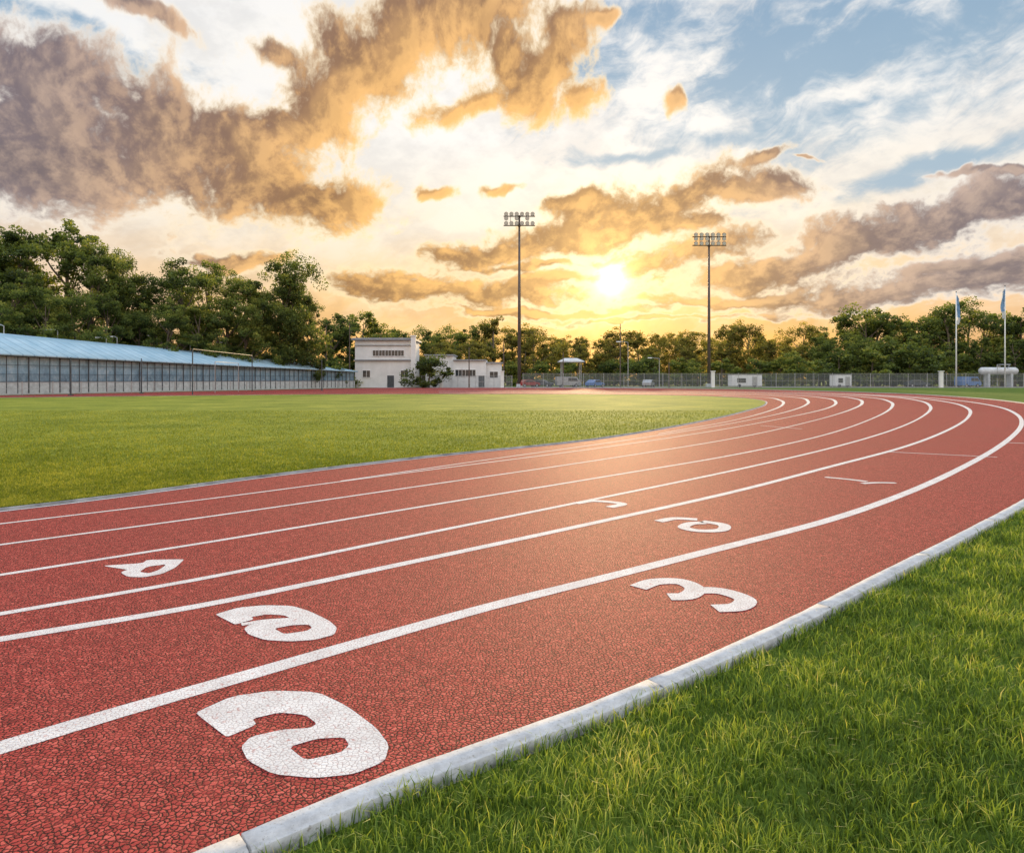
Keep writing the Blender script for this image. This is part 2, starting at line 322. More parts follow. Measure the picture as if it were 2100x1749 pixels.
tag(obj('inner_kerb',kerb(inner,.05,.035,2.5,m_kerb2)),'low dirty grey kerb edging the mown infield',None,None,'structure')
V,Fq=ribbon(inner-normals(inner)*.06,.05,.0066)
obj('edge_line',npmesh('edge_line',V,Fq,m_line),tr)
# lane lines
LN=[(.125,[(0,1535),(250,1460),(500,1388),(750,1316),(1000,1246),(1250,1183),(1430,1137),(1700,1067),(1850,1015),(2000,945),(2070,900),(2095,870),(2085,850),(2045,834),(1960,821),(1850,812.5),(1700,806.5),(1500,803),(1250,801),(900,800.5)]),
(.10,[(0,1312),(400,1245),(850,1152),(1250,1066),(1500,1010),(1700,958),(1850,918),(1940,884),(1985,856),(1985,838),(1945,825),(1860,815),(1740,808.5),(1560,804.5),(1300,802.5),(900,802)]),
(.08,[(0,1260),(400,1190),(850,1099),(1240,1020),(1500,966),(1700,920),(1830,882),(1895,852),(1908,834),(1885,822),(1820,813.5),(1720,808.5),(1560,805.5),(1300,804),(900,803.5)]),
(.068,[(0,1180),(400,1117),(850,1042),(1240,978),(1500,934),(1680,895),(1790,858),(1828,836),(1825,824),(1790,816),(1700,810),(1560,807),(1300,805),(900,805)]),
(.06,[(0,1118),(400,1064),(850,999),(1200,948),(1500,900),(1660,865),(1745,840),(1768,827),(1755,818),(1700,812),(1580,808.5),(1300,806.3),(900,806)]),
(.055,[(0,1075),(400,1027),(850,968),(1200,923),(1450,886),(1620,855),(1700,836),(1714,825),(1695,817),(1630,811.5),(1500,808.5),(1250,807)]),
(.05,[(700,987),(1000,943),(1250,908),(1480,872),(1600,848),(1650,832),(1657,823),(1635,815.5),(1570,811.5),(1450,809)]),
(.05,[(1350,890),(1500,863),(1580,842),(1605,830),(1600,821),(1565,815),(1480,812)])]
z=.0056
for w,pl in LN:
    gp=[G(x,y) for x,y in pl]
    if pl[0][0]==0:
        d0=np.array(gp[0])-np.array(gp[1]); d0/=np.linalg.norm(d0); gp=[tuple(np.array(gp[0])+d0*9)]+gp
    c=spline(gp,.25); ww=w*(1+.10*fbm(c[:,0],c[:,1],3,3,.6,7))+np.clip(c[:,1]-26,0,None)*.007; ww=np.minimum(ww,.36)
    V,Fq=ribbon(c,ww,z); obj('lane_line',npmesh('lane_line',V,Fq,m_line),tr); z+=.0001
for p0,p1,w in[((1820,927),(2045,938),.06),((1560,873),(1645,880),.06),((2062,908),(2140,911),.08)]:
    V,Fq=ribbon(np.array([G(*p0),G(*p1)]),w,.0070); obj('cross_line',npmesh('cross_line',V,Fq,m_line),tr)
# painted lane characters: outlines (with counters) and simple strokes
def outline(outer,hole,mp_=lambda p:p,it=1):
    def rnd(P):   # trim the corners
        for _ in range(it):
            Q=[]
            for i in range(len(P)):
                a=P[i];b=P[(i+1)%len(P)]; Q.append((a[0]*.85+b[0]*.15,a[1]*.85+b[1]*.15)); Q.append((a[0]*.15+b[0]*.85,a[1]*.15+b[1]*.85))
            P=Q
        return P
    loops=[[Vector((*G(*mp_(p)),0)) for p in rnd(L)] for L in (outer,hole) if L]
    tri=tessellate_polygon(loops); V=[(v.x,v.y,.0064) for L in loops for v in L]; me=bpy.data.meshes.new('painted_number'); 
    fs=[]
    for t in tri:
        a,b_,c_=[Vector(V[i]) for i in t]; n=(b_-a).cross(c_-a).z
        if abs(n)>1e-9: fs.append(tuple(t) if n>0 else tuple(reversed(t)))
    me.from_pydata(V,[],fs); me.materials.append(m_line); obj('painted_number',me,tr)
O1=[(403,1466),(406,1461),(475,1430),(560,1418),(652,1421),(712,1450),(772,1495),(798,1530),(789,1564),(725,1590),(645,1598),(560,1590),(508,1562),(494,1534),(514,1513),(580,1498),(636,1495),(650,1486),(626,1468),(572,1463),(518,1476),(526,1488),(470,1512),(462,1512)]
H1=[(592,1534),(650,1517),(706,1514),(716,1530),(700,1545),(634,1560),(620,1557)]
outline(O1,H1)
s2=lambda p:(443+(p[0]-403)*(692-443)/396,1242+(p[1]-1417)*(1317-1242)/181)
outline(O1,H1,s2)
outline([(214,1162),(216,1161),(292,1156),(302,1149),(376,1148),(376,1150),(360,1165),(332,1178),(295,1185),(262,1184),(247,1175),(262,1169),(258,1169)],[(286,1174),(302,1163),(342,1158),(326,1170),(305,1177)])
GL=[([[(495,1282),(540,1275),(600,1271)]],.05),
([[(1350,1070),(1385,1064),(1430,1066)],[(1440,1070),(1482,1077),(1478,1088),(1430,1089),(1403,1083),(1420,1074),(1445,1073)]],.12),
([[(1180,1033),(1215,1028),(1276,1034),(1250,1041)]],.12),
([[(1308,1206),(1345,1194),(1395,1194),(1425,1208),(1405,1224),(1372,1225)],[(1422,1212),(1475,1213),(1528,1231),(1512,1246),(1466,1249)]],.145),
([[(1692,979),(1735,983),(1778,988)],[(1768,992),(1800,990.5),(1837,991)]],.10)]
for strokes,w in GL:
    V=[];Fq=[]; zz=.0066
    for s in strokes:
        v,f=ribbon(spline([G(*p) for p in s],.03),w,zz); zz+=.0004; o=len(V); V+=v.tolist(); Fq+=[tuple(a+o for a in q) for q in f]
    obj('painted_number',npmesh('painted_number',V,Fq,m_line),tr)
# ------------------------------------------------------------ grass blades
def blades(name,X,Y,hgt,wid,tint,m,z0=0,lean=.5):
    n=len(X); th=rng.uniform(0,2*np.pi,n); ph=rng.uniform(0,2*np.pi,n); ln=rng.uniform(.1,1,n)*lean*hgt
    dx=np.cos(th)*wid/2; dy=np.sin(th)*wid/2; lx=np.cos(ph)*ln; ly=np.sin(ph)*ln
    V=np.zeros((n,5,3)); V[:,0]=np.c_[X-dx,Y-dy,np.full(n,z0)]; V[:,1]=np.c_[X+dx,Y+dy,np.full(n,z0)]
    mx=X+lx*.35;my=Y+ly*.35; V[:,2]=np.c_[mx-dx*.8,my-dy*.8,z0+hgt*.6]; V[:,3]=np.c_[mx+dx*.8,my+dy*.8,z0+hgt*.6]; V[:,4]=np.c_[X+lx,Y+ly,z0+hgt*(1-.25*ln/(hgt+1e-6))]
    b=(np.arange(n)*5)[:,None]; Fq=np.concatenate([b+[0,1,3],b+[0,3,2],b+[2,3,4]],1).reshape(-1,3)
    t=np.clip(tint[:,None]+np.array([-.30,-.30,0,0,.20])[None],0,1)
    return npmesh(name,V.reshape(-1,3),Fq,m,t.ravel())
ks=kc[(kc[:,1]>0)&(kc[:,1]<22)]
n=1500000; X=rng.uniform(-2.5,20,n); Y=1.5+rng.random(n)**2.0*18
keep=(X>np.interp(Y,ks[:,1],ks[:,0])+.075)&(X<.80*Y+.3); X=X[keep];Y=Y[keep]
cl=fbm(X,Y,2.6,4,.6,3)*2.4; keep=rng.random(len(X))<np.clip(.70+.45*cl,.15,1); X=X[keep];Y=Y[keep];cl=cl[keep]
if len(X)>330000: X=X[:330000];Y=Y[:330000];cl=cl[:330000]
hg=rng.uniform(.038,.098,len(X))*(1+.50*cl); wd=rng.uniform(.0022,.0046,len(X))*(1+.13*Y)
tn=np.clip(.46+.42*fbm(X,Y,1.3,4,.6,9)*2+.18*cl+rng.normal(0,.18,len(X)),0,1)
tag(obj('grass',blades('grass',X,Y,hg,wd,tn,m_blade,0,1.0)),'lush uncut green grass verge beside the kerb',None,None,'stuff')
iy=inner[(inner[:,1]>2)]; cut=int(np.argmax(iy[:,0])); iy=iy[:cut]
n=900000; Y=4.5+rng.random(n)**1.7*28; X=-.80*Y+rng.random(n)*(.80*Y+np.interp(Y,iy[:,1],iy[:,0])-.05)
keep=(X<np.interp(Y,iy[:,1],iy[:,0])-.04)&(rng.random(n)<np.clip((7/Y)**.8,0,1)*.55); X=X[keep];Y=Y[keep]
hg=rng.uniform(.020,.055,len(X)); wd=rng.uniform(.003,.005,len(X))*(1+.07*Y)
tn=np.clip(.50+.8*fbm(X,Y,.5,5,.65,19)+.6*fbm(X,Y,4,3,.6,29)+rng.normal(0,.22,len(X)),0,1)
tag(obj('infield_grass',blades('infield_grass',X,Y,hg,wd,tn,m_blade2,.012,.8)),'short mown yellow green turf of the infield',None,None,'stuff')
# ------------------------------------------------------------ trees
def leafcloud(C,R,per,size,r):
    n=len(C)*per; idx=np.repeat(np.arange(len(C)),per); u=r.normal(size=(n,3)); u/=np.linalg.norm(u,axis=1)[:,None]
    rad=R[idx]*(r.random(n)**.45); p=C[idx]+u*rad[:,None]*np.array([1,1,.75])
    a=r.normal(size=(n,3)); a/=np.linalg.norm(a,axis=1)[:,None]; b=np.cross(a,r.normal(size=(n,3))); b/=np.linalg.norm(b,axis=1)[:,None]
    s=size*r.uniform(.5,1.25,n)[:,None]
    V=np.stack([p-a*s*.55,p+b*s*.42,p+a*s*.55,p-b*s*.42],1); ct=r.normal(0,.15,len(C))
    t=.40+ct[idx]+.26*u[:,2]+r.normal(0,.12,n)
    return V.reshape(-1,3),np.arange(n*4).reshape(-1,4),np.repeat(np.clip(t,0,1),4)
def make_tree(seed,Ht,Wd,leaf,per,nl,low=.15,cr=1.,lm=None):
    r=np.random.default_rng(seed); C=[];R=[]; mb=MB()
    lean=r.normal(0,.03,2)*Ht
    tp=[(lean[0]*t**2+r.normal(0,.012)*Ht*(t>0),lean[1]*t**2,Ht*.86*t) for t in(0,.12,.3,.5,.7,.88,1)]
    tp[0]=(0,0,-.2)
    rr=[Ht*.022*k for k in(1.35,1,.85,.65,.45,.25,.1)]; mb.tube(tp,rr,8)
    for k in range(nl):
        hz=low+(1-low)*((k+r.uniform(.0,.9))/nl); hz=min(hz,.97)
        env=math.sin(math.pi*min(1,max(.08,(hz-low*.5)/(1.06-low*.5)))**.8)**.6
        an=r.uniform(0,2*math.pi)+k*2.4; rad=Wd/2*env*r.uniform(.35,.98)
        c=np.array([math.cos(an)*rad,math.sin(an)*rad,hz*Ht*.95]); 
        bz=max(.1,hz-.18)*Ht*.86; base=(np.interp(bz,[p[2] for p in tp],[p[0] for p in tp]),np.interp(bz,[p[2] for p in tp],[p[1] for p in tp]),bz)
        mid=tuple((np.array(base)+c)/2+np.array([0,0,-.02*Ht])); mb.tube([base,mid,tuple(c)],[Ht*.008,Ht*.005,Ht*.0015],5,False)
        lr=Wd*.18*r.uniform(.7,1.25)
        for q in range(8):
            u=r.normal(size=3); u/=np.linalg.norm(u); C.append(c+u*lr*np.array([1,1,.8])*r.uniform(.4,1.2)); R.append(lr*r.uniform(.30,.70)*cr)
    C=np.array(C);R=np.array(R); C[:,2]=np.maximum(C[:,2],R*.8)
    V,Fq,t=leafcloud(C,R,per,leaf,r)
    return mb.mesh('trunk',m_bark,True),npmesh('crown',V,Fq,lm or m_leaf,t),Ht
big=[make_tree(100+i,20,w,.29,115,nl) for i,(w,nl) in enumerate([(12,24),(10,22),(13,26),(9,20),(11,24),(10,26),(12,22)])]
small=[make_tree(200+i,12,w,.28,70,nl,.10) for i,(w,nl) in enumerate([(9,18),(7.5,16),(10,20),(8,18),(6.5,15),(9,17)])]
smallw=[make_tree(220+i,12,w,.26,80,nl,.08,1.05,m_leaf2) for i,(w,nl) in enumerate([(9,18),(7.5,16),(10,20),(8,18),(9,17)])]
shrubm=[make_tree(300+i,4,w,.20,65,10,.05,1.15) for i,w in enumerate([4.6,5.5,3.8])]
def put_tree(protos,px,top,Y,name='tree',cat='tree',label='leafy green deciduous tree at the edge of the field',grp='trees around the track',ws=1.):
    x,h=XH(px,top,Y); tm,cm,Ht=random.choice(protos); s=h/Ht
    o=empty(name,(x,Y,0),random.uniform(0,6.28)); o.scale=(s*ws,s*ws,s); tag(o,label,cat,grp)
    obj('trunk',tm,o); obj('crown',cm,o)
bt='tall dense green tree behind the blue roofed stand'
for px,top,Y,ws in[(-90,470,88,1),(-20,470,92,1),(50,462,90,1),(128,450,94,1),(185,500,90,.9),(20,560,80,1),(90,590,80,1),(245,518,96,.7),(215,600,88,1),(300,565,97,.9),(375,532,98,1),(430,535,104,1),(470,560,100,.9),(520,570,104,.9),(340,610,92,1),(400,620,95,1),(500,640,100,1),(600,522,108,.85),(575,570,106,.9),(640,600,110,.7),(560,650,112,1),(160,600,84,1),(280,640,92,1),(450,640,98,1)]:
    put_tree(big,px,top,Y,label=bt,grp='tall trees behind the stand',ws=ws)
for px,top,Y in[(680,645,125),(715,662,130),(740,636,138),(775,662,140),(815,672,150),(850,676,155),(880,690,165),(910,675,168),(945,682,170),(985,660,165),(1012,648,160),(1050,672,170),(1095,668,165),(1130,690,175),(1165,692,178),(1200,690,180),(1240,692,182),(1275,676,175),(1310,678,170),(1345,684,175),(1385,682,178),(1420,678,172),(1460,690,180),(1495,662,165),(1535,660,165),(1575,692,175),(1605,700,180),(1645,664,165),(1690,672,168),(1700,700,150),(1735,648,155),(1775,635,150),(1800,634,152),(1835,660,150),(1870,655,155),(1905,640,150),(1950,618,145),(1985,625,150),(2020,645,148),(2055,640,150),(2095,632,145),(2135,630,145),(1680,690,150),(1760,690,142),(1880,690,142),(2010,690,140),(2080,690,138),(895,700,150),(960,700,155),(1075,705,158),(1185,708,160),(1260,710,160),(1330,712,158),(1410,708,160),(1480,708,158),(1550,712,160),(1625,705,158)]:
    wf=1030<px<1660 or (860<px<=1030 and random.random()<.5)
    put_tree(smallw if wf else small,px,top,Y,ws=random.uniform(.95,1.3),label='green tree with golden backlight put into its leaf colour at the field edge' if wf else 'leafy green deciduous tree at the edge of the field')
for px,top,Y in[(880,732,121),(1630,728,140),(1600,738,142),(1720,722,139),(1790,715,136),(1830,700,138),(1865,712,137),(1910,715,138),(1390,738,150),(1430,742,150),(1340,735,152),(1250,740,155),(1100,745,152),(1560,740,146),(940,745,150),(1040,745,155),(680,735,118),(700,742,122),(1960,725,138),(2030,730,140),(1170,745,150),(1300,742,150),(1480,740,148)]:
    put_tree(shrubm,px,top,Y,'shrub','shrub','rounded green shrub beside the back fence','shrubs beside the back fence',1.25)
r=np.random.default_rng(5); n=520; C=np.c_[r.uniform(-190,260,n),r.uniform(215,250,n),r.uniform(1,12,n)]; R=r.uniform(1.8,3.4,n); C[:,2]*=.75+.25*np.sin(C[:,0]*.11)
V,Fq,t=leafcloud(C,R,60,.9,r); tag(obj('distant_wood',npmesh('distant_wood',V,Fq,m_leaf2,t)),'distant green wood along the horizon with warm light in its leaf colour',None,None,'stuff')
# ------------------------------------------------------------ common materials
m_galv=simple('galvanised_steel',(.42,.43,.44),.45,.6,.2); m_dark=simple('dark_painted_steel',(.07,.08,.09),.5,.3,.3)
m_white=simple('white_render',(.74,.73,.71),.8,0,.1,.6); m_trim=simple('white_trim',(.76,.76,.75),.6,0,.08); m_glass=simple('dark_window_glass',(.03,.04,.05),.12,0,.2,2,.8)
m_roofgrey=simple('grey_roof',(.30,.31,.33),.7,0,.2); m_conc=simple('concrete',(.50,.52,.54),.85,0,.2)
m_pole=simple('brown_steel_pole',(.13,.10,.085),.55,.4,.3); m_lens=simple('lamp_lens',(.62,.60,.55),.2,0,.1)
m_red=simple('red_paint',(.30,.04,.035),.35,0,.15); m_bluep=simple('blue_paint',(.10,.20,.42),.4,0,.15); m_tyre=simple('tyre',(.02,.02,.02),.9,0,.2)
m_fabb=simple('blue_flag_cloth',(.20,.34,.54),.8,0,.35,1.5); m_fabw=simple('white_cloth',(.7,.7,.7),.8,0,.1)
m_pave=simple('pavement',(.24,.22,.21),.9,0,.2,.4); m_tank=simple('white_tank_steel',(.55,.56,.57),.5,.1,.2,1)
m_roof,nb,b=mat('pale_blue_roof_sheet',.45,0,.4); tc=nb.new('ShaderNodeTexCoord').outputs['Object']; wv=nb.new('ShaderNodeTexWave',wave_type='BANDS',bands_direction='X'); nb.put(wv.inputs[0],tc); wv.inputs['Scale'].default_value=.28
nb.put(b.inputs['Base Color'],nb.mix(nb.m('MULTIPLY',nb.ss(wv.outputs['Fac'],.93,1),.55),nb.ramp(nb.noise(tc,.6,4,.6),[(.3,(.27,.44,.55)),(.7,(.42,.58,.67))]),(.10,.19,.27)))
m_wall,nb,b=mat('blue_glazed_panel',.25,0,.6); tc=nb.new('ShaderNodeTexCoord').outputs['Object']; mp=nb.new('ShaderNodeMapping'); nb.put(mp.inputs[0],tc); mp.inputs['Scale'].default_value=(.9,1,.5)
sp=nb.new('ShaderNodeSeparateXYZ'); nb.put(sp.inputs[0],tc); zz=nb.ramp(nb.m('DIVIDE',sp.outputs[2],4.5),[(.28,(.11,.17,.23)),(.45,(.17,.29,.40)),(.60,(.30,.48,.62)),(.85,(.44,.62,.74))])  # light through the roof up top, shadow lower down, painted in by height
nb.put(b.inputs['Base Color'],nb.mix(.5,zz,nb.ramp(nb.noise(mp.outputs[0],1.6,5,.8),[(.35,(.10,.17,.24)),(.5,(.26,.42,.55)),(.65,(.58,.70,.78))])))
m_net=bpy.data.materials.new('wire_mesh'); m_net.use_nodes=True; nb=NB(m_net.node_tree); b=m_net.node_tree.nodes['Principled BSDF']; b.inputs['Base Color'].default_value=(.25,.27,.28,1)
t=nb.new('ShaderNodeBsdfTransparent'); mx=nb.new('ShaderNodeMixShader'); mx.inputs[0].default_value=.25; nb.l.new(t.outputs[0],mx.inputs[1]); nb.l.new(b.outputs[0],mx.inputs[2]); nb.l.new(mx.outputs[0],m_net.node_tree.nodes['Material Output'].inputs[0])
me=npmesh('pavement',[(-70,122,.006),(170,122,.006),(170,134,.006),(-70,134,.006)],[(0,1,2,3)],m_pave); tag(obj('pavement',me),'grey pavement behind the far fence',None,None,'structure')
# ------------------------------------------------------------ stand (local x along its length)
A=Vector((-47.3,62.0,0)); Bv=Vector((-25.4,119.0,0)); ax=(Bv-A).normalized(); Ln=(Bv-A).length; rz=math.atan2(ax.y,ax.x)
st=empty('covered_stand',(A.x+ -ax.y*2.2,A.y+ax.x*2.2,0),rz); tag(st,'long low stand with pale blue sheet roof and framed sides','sports stand')
def prof(t):
    s=max(-.2,min(1,t/Ln)); return 4.05-1.05*s, 6.6-2.1*s-(max(0,s-.88)*5)
ts=list(np.linspace(-14,Ln,34)); V=[];Fq=[]
for t in ts:
    e,rd=prof(t); V+=[(t,-.5,e-.05),(t,4.2,e+(rd-e)*.72),(t,7.5,rd),(t,11,e+(rd-e)*.6),(t,14.5,e-.05),(t,14.5,e-.2),(t,7.5,rd-.15),(t,-.5,e-.25)]
for k in range(len(ts)-1):
    for j in range(8):
        a=k*8+j;b2=k*8+(j+1)%8; Fq.append((a,b2,b2+8,a+8))
me=npmesh('roof',V,Fq,m_roof); bmx=bmesh.new(); bmx.from_mesh(me); bmesh.ops.recalc_face_normals(bmx,faces=bmx.faces); bmx.to_mesh(me); bmx.free(); obj('roof',me,st)
V=[];Fq=[]
for t in ts:
    e,_=prof(t); V+=[(t,.3,1.25),(t,.3,e-.27),(t,14,0),(t,14,e-.27)]
for k in range(len(ts)-1):
    Fq+=[(k*4,k*4+4,k*4+5,k*4+1),(k*4+2,k*4+3,k*4+7,k*4+6)]
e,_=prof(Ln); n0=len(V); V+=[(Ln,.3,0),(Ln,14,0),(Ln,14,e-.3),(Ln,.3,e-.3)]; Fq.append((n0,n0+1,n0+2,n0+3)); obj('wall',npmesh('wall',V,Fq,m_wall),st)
mb=MB().box((Ln/2-7,.3,.6),(Ln+14,.3,1.2)); obj('base_wall',mb.mesh('base_wall',m_conc),st)
mb=MB(); t=-14.; k=0
while t<Ln:
    e,_=prof(t); q=.08 if k%3==0 else .03; mb.box((t,.12,e/2),(q,.08,e-.3)); t+=1.05; k+=1
for z in(1.3,2.0,2.9): mb.box((Ln/2-7,.08,z),(Ln+14,.04,.04))
obj('frame',mb.mesh('frame',m_dark),st)
# fences
def fence(name,p0,p1,h,sp,label,cat,rails=(.1,.5,1),posth=None,pm=m_galv,vs=.5,pw=.045,group=None,net=True):
    p0=Vector((*p0,0));p1=Vector((*p1,0)); d=p1-p0; L=d.length; o=empty(name,p0,math.atan2(d.y,d.x)); tag(o,label,cat,group)
    pmesh=MB().tube([(0,0,-.1),(0,0,h)],pw,8).box((0,0,h+.015),(pw*2.4,pw*2.4,.03)).mesh('post',pm)
    n=max(1,round(L/sp))
    for k in range(n+1): obj('post',pmesh,o,(L*k/n,0,0))
    mb=MB()
    for rr in rails: mb.box((L/2,0,h*rr*.98),(L,.035,.035))
    if vs:
        x=vs
        while x<L: mb.box((x,0,h*.5),(.018,.018,h*.94)); x+=vs
    obj('rail',mb.mesh('rail',pm),o)
    if net: me=npmesh('wire_mesh',[(0,.03,.05),(L,.03,.05),(L,.03,h*.97),(0,.03,h*.97)],[(0,1,2,3)],m_net); obj('wire_mesh',me,o)
    return o
fence('metal_fence',(A.x-ax.x*12,A.y-ax.y*12),(Bv.x-1,Bv.y-2),1.25,3.0,'low grey metal fence with posts beside the stand','fence',(.08,.5,1),vs=0,pm=m_galv,net=False)
for i,(x0,x1) in enumerate([(-23,0),(2,24),(24,48),(48,72),(72,100),(100,128)]):
    yb=124+.02*i; fence('chain_link_fence',(x0,yb),(x1,yb+.01),2.6 if i else 2.2,3.4,'grey chain link fence with steel posts at field end','fence',(.05,.5,1),group='chain link fences at the far end',vs=1.1)
def frame(px0,px1,top,Y0,Y1,m,label,rr=.06):
    x0,h=XH(px0,top,Y0); x1,_=XH(px1,top,Y1); o=empty('net_frame',(x0,Y0,0)); tag(o,label,'net frame','net frames beside the track')
    dx,dy=x1-x0,Y1-Y0
    p=MB().tube([(0,0,-.1),(0,0,h)],rr,8).mesh('post',m); obj('post',p,o); obj('post',p,o,(dx,dy,0)); obj('crossbar',MB().tube([(-dx*.01,0,h),(dx,dy,h)],rr*.7,8).mesh('crossbar',m),o)
frame(395,517,716,66,84,m_dark,'dark steel net frame standing beside the stand')
frame(441,489,742,76,83,m_galv,'grey steel net frame standing beside the stand',.04)
def post(px,top,Y,r,m,name,label,cat,arm=0):
    x,h=XH(px,top,Y); o=empty(name,(x,Y,0)); tag(o,label,cat,name.replace('_',' ')+'s around the field')
    obj('pole',MB().tube([(0,0,-.1),(0,0,h*.5),(0,0,h)],[r,r*.85,r*.6],8).box((0,0,.05),(r*4,r*4,.1)).mesh('pole',m),o)
    if arm:
        obj('arm',MB().tube([(0,0,h-.05),(-arm*.5,0,h+.12),(-arm,0,h+.1)],r*.5,6).mesh('arm',m),o)
        obj('lamp_head',MB().prism([(-.14,0),(.14,0),(.10,.16),(-.10,.16)],-.4,.4).mesh('lamp_head',m_trim),o,(-arm-.2,0,h+.02))
for px,top,Y in[(145,733,63),(290,735,72),(660,738,90)]: post(px,top,Y,.08,m_dark,'fence_pole','dark steel pole standing by the stand fence','pole')
for px,top,Y in[(8,668,74),(118,678,80),(131,678,84),(240,692,86),(322,690,92),(390,701,95),(462,704,99),(527,716,104),(218,694,84),(545,722,108)]: post(px,top,Y,.08,m_galv,'street_lamp','slim grey lamp post behind the stand roof','street lamp',.7)
for px,top,Y in[(623,652,117),(669,668,119),(717,662,121),(962,712,122),(1033,700,124.8),(1155,722,126),(1372,742,126),(1272,664,128)]: post(px,top,Y,.12,m_pole,'utility_pole','slim brown utility pole in front of the trees','pole')
for px,top,Y in[(1288,702,127),(1352,735,130)]: post(px,top,Y,.08,m_galv,'street_lamp','slim grey lamp post near the back fence','street lamp',1.6)
# ------------------------------------------------------------ floodlights
def floodlight(px,top,Y,w,label):
    x,h=XH(px,top,Y); o=empty('floodlight_mast',(x,Y,0)); tag(o,label,'floodlight','floodlight masts behind the track')
    obj('mast',MB().tube([(0,0,-.2),(0,0,h*.5),(0,0,h)],[.36,.28,.17],12).mesh('mast',m_pole,True),o)
    obj('footing',MB().box((0,0,.3),(1.1,1.1,.6)).mesh('footing',m_conc,bevel=.04),o)
    bar=MB(); zs=[h-.25,h-2.0]
    for z in zs: bar.box((0,-.28,z),(w,.18,.18)).box((0,.0,z),(.5,.4,.3))
    bar.box((-w*.28,-.28,(zs[0]+zs[1])/2),(.08,.08,1.5)).box((w*.28,-.28,(zs[0]+zs[1])/2),(.08,.08,1.5)); obj('crossarm',bar.mesh('crossarm',m_pole),o)
    lm=MB().tube([(0,-.55,-.1),(0,-.3,-.02),(0,-.02,.03),(0,.1,.05)],[.40,.37,.22,.1],12).mesh('lamp',m_pole,True)
    ln=MB().tube([(0,-.575,-.105),(0,-.555,-.1)],.36,12).mesh('lamp_lens',m_lens)
    for k in range(6):
        xx=-w/2+w*(k+.5)/6
        for z in(zs[0]+.42,zs[1]+.42):
            L=obj('lamp',lm,o,(xx,-.25,z)); obj('lamp_lens',ln,L)
        if k%2==0 or w>6.5:
            L=obj('lamp',lm,o,(xx,-.25,zs[0]-.42)); obj('lamp_lens',ln,L)
floodlight(1065,442,130,6.0,'tall brown floodlight mast with two lamp rows')
floodlight(1454,484,138,6.8,'tall brown floodlight mast with lamp bank, in sunset glow')
# ------------------------------------------------------------ flag poles
for px,top,c1 in[(1961,600,0),(2061,588,1)]:
    x,h=XH(px,top,128); o=empty('flagpole',(x,128,0)); tag(o,'white flagpole with limp blue and white flag','flagpole','flagpoles beside the fence')
    obj('pole',MB().tube([(0,0,-.1),(0,0,h)],[.15,.08],10).mesh('pole',m_trim,True),o); obj('finial',MB().tube([(0,0,h),(0,0,h+.1),(0,0,h+.22)],[.05,.14,.03],10).mesh('finial',m_dark),o)
    for nm,m,z0,z1 in(('flag',m_fabb,h-4.6,h-.5),('flag_stripe',m_fabw,h-6.0,h-4.61)):
        V=[];Fq=[]
        nu,nv=9,9
        for j in range(nv):
            zz=z0+(z1-z0)*j/(nv-1); full=(zz-(h-6.0))/5.5
            for i in range(nu):
                u=i/(nu-1); wdt=.30+.30*math.sin(math.pi*min(1,full*.9+.1)); V.append(((-1 if c1 else 1)*(.1+u*wdt),.22*math.sin(u*13+zz*1.3),zz-u*.6*full))
        for j in range(nv-1):
            for i in range(nu-1): a=j*nu+i; Fq.append((a,a+1,a+nu+1,a+nu))
        obj(nm,npmesh(nm,V,Fq,m,None,True),o)
# ------------------------------------------------------------ buildings
def windows(o,xs,z,w,h,y,m=m_glass):
    for x in xs:
        wo=obj('window',MB().box((0,0,0),(w,.06,h)).mesh('window',m),o,(x,y-.035,z))
        fr=MB().box((0,0,h/2+.05),(w+.2,.12,.1)).box((0,0,-h/2-.05),(w+.2,.12,.1)).box((-w/2-.05,0,0),(.1,.12,h)).box((w/2+.05,0,0),(.1,.12,h)).box((0,-.02,0),(.05,.1,h)); obj('frame',fr.mesh('frame',m_trim),wo)
Y=123.; x0,h=XH(728,694,Y); x1,_=XH(846,694,Y); wd=x1-x0
o=empty('two_storey_building',((x0+x1)/2,Y,0)); tag(o,'white two storey building with flat roof and window band','building')
obj('wall',MB().box((0,4.5,h/2-.2),(wd,9,h-.4)).mesh('wall',m_white,bevel=.02),o)
obj('roof',MB().box((-.1,4.4,h-.18),(wd+1,9.9,.3)).box((-.1,4.4,h+.02),(wd+.5,9.4,.12)).mesh('roof',m_roofgrey),o)
obj('ledge',MB().box((0,-.1,h*.56),(wd+.3,.5,.22)).box((0,-.06,h*.86),(wd+.15,.3,.12)).mesh('ledge',m_roofgrey),o)
windows(o,[-wd*.5+wd*k for k in(.36,.47,.58,.69,.80)],h*.70,1.0,1.0,0)
obj('door',MB().box((0,0,1.1),(1.2,.08,2.2)).mesh('door',m_dark),o,(wd*.12,-.05,0)); windows(o,[-wd*.3,wd*.36],h*.28,1.3,1.2,0)
x,hh=XH(848,690,Y-.8); o=empty('white_pillar',(x,Y-.9,0)); tag(o,'tall white rendered pillar beside the building','pillar'); obj('shaft',MB().box((0,0,hh/2),(.85,.6,hh)).mesh('shaft',m_white,bevel=.03),o); obj('cap',MB().box((0,0,hh+.08),(1.1,.85,.16)).mesh('cap',m_trim),o)
Y=127.; x0,h=XH(872,729,Y); x1,_=XH(1028,729,Y); wd=x1-x0
o=empty('single_storey_building',((x0+x1)/2,Y,0)); tag(o,'low white building with stepped flat roof and dark windows','building')
mb=MB().box((-wd*.32,4.5,h/2),(wd*.36,8,h)).box((wd*.08,4,h*.42),(wd*.44-.01,8,h*.84)).box((wd*.40,4.4,h*.38),(wd*.20-.01,7,h*.76)); obj('wall',mb.mesh('wall',m_white),o)
